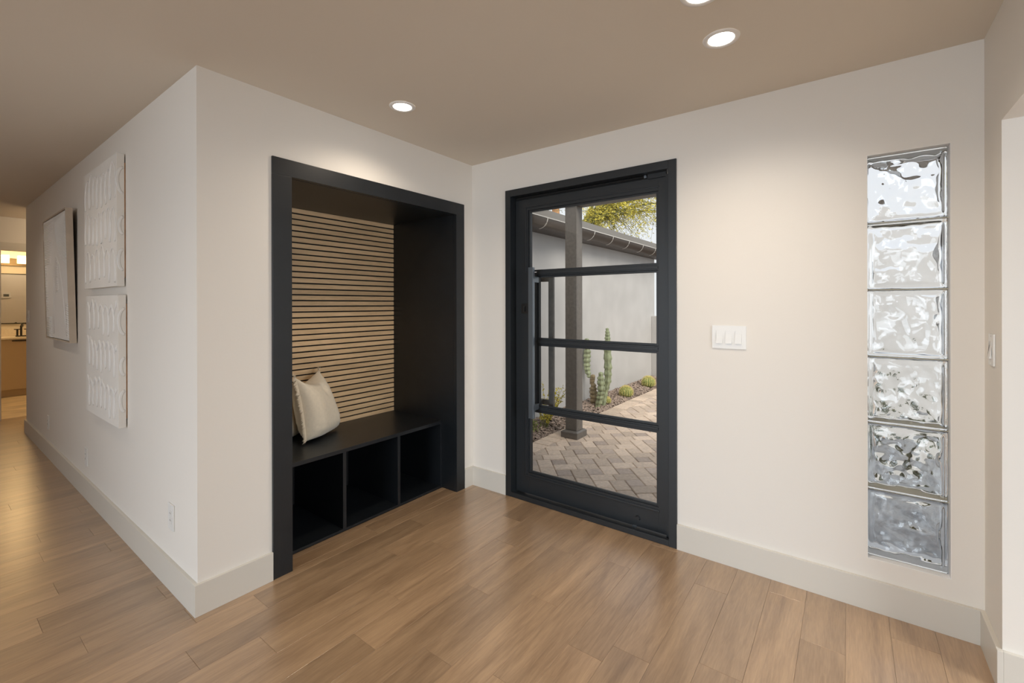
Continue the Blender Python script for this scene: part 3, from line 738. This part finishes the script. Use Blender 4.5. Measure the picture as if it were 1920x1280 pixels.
# gravel bed
bedz = GZ+.0
gb = tag(empty('gravel_bed', (-.63, 3, GZ)), 'brown gravel bed along the foot of the stucco wall', 'gravel', kind='structure')
b = MB(); nY = 60
for i in range(nY+1):
    for j in range(7):
        x = XW+(-.41-XW)*j/6; y = .2+6.12*i/nY; edge = j/6
        b.v.append(Vector((x, y, GZ-.02+.055*(1-edge)+.012*noise.noise(Vector((x*5, y*5, 0))))))
for i in range(nY):
    for j in range(6): a = i*7+j; b.f.append([a, a+1, a+8, a+7])
b.obj('soil', M_soil, gb)
ico = bmesh.new(); bmesh.ops.create_icosphere(ico, subdivisions=1, radius=1); iv = [v.co.copy() for v in ico.verts]; ifc = [[v.index for v in f.verts] for f in ico.faces]; ico.free()
b = MB()
for k in range(5200):
    x = random.uniform(XW+.01, -.415); y = random.uniform(.9, 6.3); ed = (x-XW)/(-.41-XW)
    z = GZ-.012+.055*(1-ed)+random.uniform(-.004, .012); sx = random.uniform(.007, .019)
    sv = Vector((sx*random.uniform(.7, 1.4), sx*random.uniform(.7, 1.4), sx*random.uniform(.5, .9))); an = random.random()*6.3
    b.add([Vector((x+(v.x*math.cos(an)*sv.x-v.y*math.sin(an)*sv.y)*random.uniform(.85, 1.15), y+v.x*math.sin(an)*sv.x+v.y*math.cos(an)*sv.y, z+v.z*sv.z)) for v in iv], ifc)
tag(b.obj('gravel', M_gravel, gb), kind='stuff')
# porch post, beam, roof
pp = tag(empty('porch_post', (-.15, 1.865, GZ)), 'square grey-brown porch post on a wide foot block outside the door', 'post')
MB().box((-.222, 1.80, -.02), (-.080, 1.935, 2.458), .004).obj('shaft', M_post, pp)
b = MB(); b.prism([(-.255, 1.755), (-.052, 1.755), (-.052, 1.98), (-.255, 1.98)], GZ-.0, -.0205, .018); b.obj('foot_block', M_post, pp)
tag(MB().box((-.24, 1.79, 2.459), (4.0, 1.94, 2.60), .006).obj('porch_beam', M_post), 'grey-brown beam carried by the porch post', 'beam')
for rx, rn in ((-.10, 'leftmost'), (1.2, 'second from the left'), (2.5, 'third from the left'), (3.8, 'rightmost')): tag(MB().box((rx-.04, .2, 2.605), (rx+.04, 2.2, 2.72), .003).obj('unseen_rafter', M_post), 'unseen grey-brown rafter over the porch beam, set open to let light onto the paving, '+rn, 'beam', 'open porch rafters')  # unseen rafters instead of a solid porch roof, so daylight reaches the paving
tag(MB().box((-.85, .2, 2.45), (5.3, .55, 2.56), .004).obj('roof_2', M_gutter), 'brown eave of the house over the entry wall', 'roof', kind='structure')
# main roof eave, gutter with straps
tag(MB().add([(-.56, .2, 2.455), (-.56, 6.6, 2.455), (-3.2, 6.6, 3.1), (-3.2, .2, 3.1), (-.56, .2, 2.485), (-.56, 6.6, 2.485), (-3.2, 6.6, 3.17), (-3.2, .2, 3.17)],
              [(0, 3, 2, 1), (4, 5, 6, 7), (0, 1, 5, 4), (1, 2, 6, 5), (2, 3, 7, 6), (3, 0, 4, 7)]).obj('roof_1', M_shingle), 'shingled roof slope over the stucco wall', 'roof', kind='structure')
tag(MB().box((-.555, .2, 2.405), (-.54, 6.6, 2.492)).obj('trim_3', M_fascia), 'pale grey drip edge along the roof eave', 'trim', kind='structure')
gt = tag(empty('gutter', (-.6, 3.3, 2.3)), 'dark brown half-round gutter with pale curved straps under the eave', 'gutter')
b = MB(); n = 10; GR = .118; gx, gz_ = -.665, 2.405
arc = [(gx+GR*math.cos(a), gz_-GR*math.sin(a)) for a in [math.pi*.5*k/n*1.0 for k in range(n+1)]]
for yy in (.2, 6.6):
    for q in arc: b.v.append(Vector((q[0], yy, q[1])))
for k in range(n): b.f.append([k, k+1, n+2+k, n+1+k])
o = b.obj('trough', M_gutter, gt, True)
MB().box((gx+GR-.006, .2, 2.398), (gx+GR+.008, 6.6, 2.408)).obj('rolled_lip', M_strap, gt)
MB().box((XW+.003, .2, 2.285), (gx+.01, 6.6, 2.30)).obj('soffit', M_gutter, gt)
y = 1.35
while y < 6.5:
    MB().tube([(gx+(GR+.003)*math.cos(a), y-.02+.0*a, gz_-(GR+.003)*math.sin(a)) for a in [math.pi*.5*k/8 for k in range(9)]], [(.011, .003)]*9, 6).obj('strap', M_strap, gt); y += .62

# cacti
def ribbed(pts, old=False, ribs=6, depth=.16, lump=.15, seed=0):
    b = MB(); n = ribs*4; P_ = [Vector(p[:3]) for p in pts]; Rr = [p[3] for p in pts]
    # resample
    Q = []; m_ = 9
    for i in range(len(P_)-1):
        for t in range(m_):
            f = t/m_; g = f*f*(3-2*f); Q.append((P_[i].lerp(P_[i+1], f), Rr[i]+(Rr[i+1]-Rr[i])*g))
    Q.append((P_[-1], Rr[-1]))
    top = Q[0]; Q = [(top[0]+Vector((0, 0, top[1]*.55)), top[1]*.3), (top[0]+Vector((0, 0, top[1]*.35)), top[1]*.75)]+Q
    for i, (p, r_) in enumerate(Q):
        lm = 1+lump*(math.sin(i*1.25+seed)+.5*math.sin(i*2.6+seed*2))
        for k in range(n):
            th = 2*math.pi*k/n; rr = r_*lm*(1-depth+depth*1.6*abs(math.cos(th*ribs/2)))+.006*noise.noise(Vector((math.cos(th)*3, math.sin(th)*3, i*.7+seed)))
            b.v.append(p+Vector((rr*math.cos(th), rr*math.sin(th), 0)))
    for i in range(len(Q)-1):
        for k in range(n): b.f.append([i*n+k, i*n+(k+1) % n, (i+1)*n+(k+1) % n, (i+1)*n+k][::-1])
    b.f.append(list(range(n)))
    return b
ct = tag(empty('column_cactus', (-.58, 3.35, -.09)), 'tall green branching column cactus with one old corky stem', 'cactus')
ribbed([(-.794, 3.42, .853, .034), (-.785, 3.42, .731, .045), (-.79, 3.42, .622, .052), (-.79, 3.41, .499, .048), (-.775, 3.4, .393, .042), (-.735, 3.39, .300, .028)], seed=1).obj('stem', M_cactus, ct, True)
ribbed([(-.675, 3.38, .336, .032), (-.685, 3.38, .283, .036), (-.692, 3.38, .21, .03)], seed=2, lump=.05).obj('stem', M_cactus_old, ct, True)['label'] = 'stubby brown healed stem'
ribbed([(-.665, 3.38, .213, .032), (-.675, 3.38, .131, .052), (-.659, 3.38, .027, .056), (-.667, 3.38, -.10, .036)], seed=3).obj('stem', M_cactus_old, ct, True)['label'] = 'old corky brown stem'
ribbed([(-.509, 3.3, .399, .03), (-.513, 3.3, .295, .048), (-.505, 3.3, .148, .05), (-.526, 3.3, .041, .046), (-.566, 3.3, -.10, .036)], seed=4, lump=.16).obj('stem', M_cactus, ct, True)
ribbed([(-.505, 3.5, 1.019, .022), (-.5, 3.5, .944, .032), (-.5, 3.5, .86, .040), (-.501, 3.5, .693, .053), (-.493, 3.5, .452, .053), (-.497, 3.5, .269, .048), (-.526, 3.48, .084, .034), (-.54, 3.44, -.09, .03)], seed=5, lump=.12).obj('stem', M_cactus, ct, True)
for (x, y, rr, lab) in ((-.573, 3.62, .058, 'small round golden barrel cactus at the foot of the column cactus'), (-.53, 4.25, .098, 'round golden barrel cactus, middle one along the gravel bed'), (-.55, 5.30, .108, 'round golden barrel cactus farthest along the gravel bed')):
    bc = tag(empty('barrel_cactus', (x, y, GZ)), lab, 'cactus', 'golden barrel cacti in the gravel bed')
    b = MB(); nr = 18; n = nr*4; m_ = 14
    for i in range(m_+1):
        ph_ = math.pi*(.03+.80*i/m_)
        for k in range(n):
            th = 2*math.pi*k/n; q = rr*(1-.10+.14*abs(math.cos(th*nr/2))); b.v.append(Vector((x+q*math.sin(ph_)*math.cos(th), y+q*math.sin(ph_)*math.sin(th), GZ+rr*.80+rr*.92*math.cos(ph_))))
    for i in range(m_):
        for k in range(n): b.f.append([i*n+k, (i+1)*n+k, (i+1)*n+(k+1) % n, i*n+(k+1) % n])
    b.f.append(list(range(n))); b.obj('body', M_barrel, bc, True)
    sp_ = MB()
    for k in range(nr):
        th = 2*math.pi*k/nr
        for i in range(1, 12):
            ph_ = math.pi*(.03+.055*i); q = rr*1.04
            c = Vector((x+q*math.sin(ph_)*math.cos(th), y+q*math.sin(ph_)*math.sin(th), GZ+rr*.80+rr*.95*math.cos(ph_)))
            nrm = (c-Vector((x, y, GZ+rr*.8))).normalized()
            for j in range(6):
                d = (nrm+Vector((random.uniform(-.9, .9), random.uniform(-.9, .9), random.uniform(-.9, .9)))).normalized(); sd = d.cross(nrm).normalized()*.0026
                sp_.add([c-sd, c+sd, c+d*rr*.25], [(0, 1, 2)])
    tag(sp_.obj('spines', M_spine, bc), kind='stuff')
# shrub left of the post
sh = tag(empty('shrub', (-.62, 1.93, -.09)), 'thin yellow-green leafy shrub in the gravel left of the porch post', 'shrub')
st = MB(); lv = MB()
def leaf(B, c, d, l, wd):
    s_ = d.cross(Vector((random.uniform(-1, 1), random.uniform(-1, 1), random.uniform(-1, 1)))).normalized()*wd
    B.add([c, c+d*l*.5+s_, c+d*l, c+d*l*.5-s_], [(0, 1, 2, 3)])
for k in range(26):
    a = random.uniform(0, 6.28); l = random.uniform(.26, .60); o_ = Vector((-.60+random.uniform(-.05, .05), 1.93+random.uniform(-.06, .06), -.09))
    d = Vector((math.cos(a)*.36+.10, math.sin(a)*.4, 1)).normalized(); pts = [o_+d*l*t+Vector((math.cos(a), math.sin(a), 0))*.05*t*t for t in (0, .33, .66, 1)]
    st.tube(pts, [.0028, .0022, .0017, .001], 5)
    for t in range(38):
        f = random.uniform(.2, 1); i = min(2, int(f*3)); c = pts[i].lerp(pts[i+1], f*3-i)
        leaf(lv, c, Vector((random.uniform(-1, 1), random.uniform(-1, 1), random.uniform(-.2, 1))).normalized(), random.uniform(.018, .034), .007)
st.obj('stems', M_branch, sh); tag(lv.obj('leaves', M_leafy, sh), kind='stuff')
sh2 = tag(empty('ground_shrub', (-.60, 1.72, -.09)), 'low dry shrub at the left edge of the glass', 'shrub')
st = MB(); lv = MB()
for k in range(22):
    a = random.uniform(0, 6.28); l = random.uniform(.06, .16); o_ = Vector((-.60+random.uniform(-.06, .06), 1.66+random.uniform(-.08, .08), -.09)); d = Vector((math.cos(a)*.5, math.sin(a)*.5, 1)).normalized()
    st.tube([o_, o_+d*l], [.002, .001], 5)
    for t in range(16): leaf(lv, o_+d*l*random.uniform(.2, 1), Vector((random.uniform(-1, 1), random.uniform(-1, 1), random.uniform(-.2, 1))).normalized(), random.uniform(.012, .022), .005)
st.obj('stems', M_branch, sh2); tag(lv.obj('leaves', M_leafg, sh2), kind='stuff')

for (qx, qy, qs) in ((2.35, 2.9, 1.0), (2.95, 2.7, .8)):  # guessed shrubs, added to darken patches seen through the blocks
    gp = tag(empty('added_shrub', (qx, qy, GZ)), 'added dark green shrub giving the glass blocks dark patches, %s of two' % ('left' if qx < 2.5 else 'right'), 'shrub')
    st = MB(); lv = MB()
    for k in range(34):
        a = random.uniform(0, 6.28); l = random.uniform(.25, .62)*qs; o_ = Vector((qx, qy, GZ)); d = Vector((math.cos(a)*.55, math.sin(a)*.4, 1)).normalized()
        st.tube([o_, o_+d*l], [.005, .002], 5)
        for t in range(26): leaf(lv, o_+d*l*random.uniform(.2, 1), Vector((random.uniform(-1, 1), random.uniform(-1, 1), random.uniform(-.2, 1))).normalized(), random.uniform(.05, .09), .014)
    st.obj('stems', M_branch, gp); tag(lv.obj('leaves', M_leafd, gp), kind='stuff')
# trees beyond the roof
def tree(name, root_pts, trunk_r, tips, leafmat, barkmat, nleaf, spread, label, leafsize=.055, droop=.5, seed=0):
    rg = random.Random(seed)
    T = tag(empty(name, root_pts[0]), label, 'tree')
    b = MB(); b.tube(root_pts, [trunk_r*(1-.4*i/(len(root_pts)-1)) for i in range(len(root_pts))], 10); b.obj('trunk', barkmat, T, True)
    br = MB(); lv = MB(); top = Vector(root_pts[-1])
    for tp in tips:
        tp = Vector(tp); mid = top.lerp(tp, .45)+Vector((0, 0, .18*(tp-top).length)); pts = []
        for k in range(9):
            f = k/8; pts.append((1-f)**2*top+2*f*(1-f)*mid+f*f*tp)
        br.tube(pts, [trunk_r*.34*(1-.86*k/8) for k in range(9)], 6)
        for s_ in range(30):
            f = rg.uniform(.22, 1); i = min(7, int(f*8)); c = pts[i].lerp(pts[i+1], f*8-i)
            dd = (tp-top).normalized()*.7+Vector((rg.gauss(0, .8), rg.gauss(0, .8), rg.gauss(.1, .6)))
            L_ = rg.uniform(.35, 1)*spread; tw = []
            for k in range(6):
                g = k/5; tw.append(c+dd.normalized()*L_*g+Vector((0, 0, -droop*L_*g*g)))
            br.tube(tw, [.008*(1-.8*k/5) for k in range(6)], 4, caps=False)
            for q in range(nleaf):
                g = rg.uniform(.1, 1)*5; i2 = min(4, int(g)); cc = tw[i2].lerp(tw[i2+1], g-i2)+Vector((rg.gauss(0, .03), rg.gauss(0, .03), rg.gauss(-.01, .03)))
                d = Vector((rg.uniform(-1, 1), rg.uniform(-1, 1), rg.uniform(-1, .4))).normalized(); s2 = d.cross(Vector((rg.uniform(-1, 1), rg.uniform(-1, 1), rg.uniform(-1, 1)))).normalized()*leafsize*.16
                l = leafsize*rg.uniform(.6, 1.3); lv.add([cc, cc+d*l*.5+s2, cc+d*l, cc+d*l*.5-s2], [(0, 1, 2, 3)])
    br.obj('branches', barkmat, T); tag(lv.obj('foliage', leafmat, T), kind='stuff')
tree('feathery_tree', [(-4.9, 10.3, -.2), (-4.8, 10.2, 1.8), (-4.55, 10.1, 3.6)], .16,
     [(-3.0, 9.8, 4.55), (-2.2, 9.6, 4.40), (-1.5, 9.9, 4.15), (-3.3, 10.2, 5.3), (-2.0, 10.4, 5.0), (-1.0, 10.2, 4.8), (-2.3, 9.5, 4.0), (-1.3, 10.0, 4.5), (-.6, 10.0, 4.6), (-3.5, 10, 4.6), (-1.8, 9.8, 4.7), (-1.7, 10, 3.95)],
     M_leafy, M_branch, 30, 1.15, 'feathery yellow-green tree with drooping twigs above the roof', .075, .75, 3)
tree('bark_tree', [(-7.0, 13.0, -.2), (-7.05, 13.0, 3.0), (-7.15, 13.0, 5.6)], .24,
     [(-8.2, 13, 5.6), (-7.9, 12.8, 6.3), (-6.4, 13.1, 6.2), (-6.9, 12.9, 6.6), (-8.8, 13, 5.3), (-7.3, 12.7, 5.4), (-6.2, 13.2, 5.6)],
     M_leafg, M_trunk, 14, .9, 'olive tree with orange-brown bark behind the left of the roof', .09, .3, 9)
# far neighbour
nh = tag(empty('neighbour_house', (1.0, 17, 0)), 'pale house with shingled roof far beyond the garden wall', 'house')
MB().box((-2.9, 16, -.2), (6, 18, 2.3)).obj('wall', M_stucco, nh)
MB().box((-3.2, 15.8, 2.3), (6.2, 18.2, 2.7)).obj('roof', M_shingle, nh)
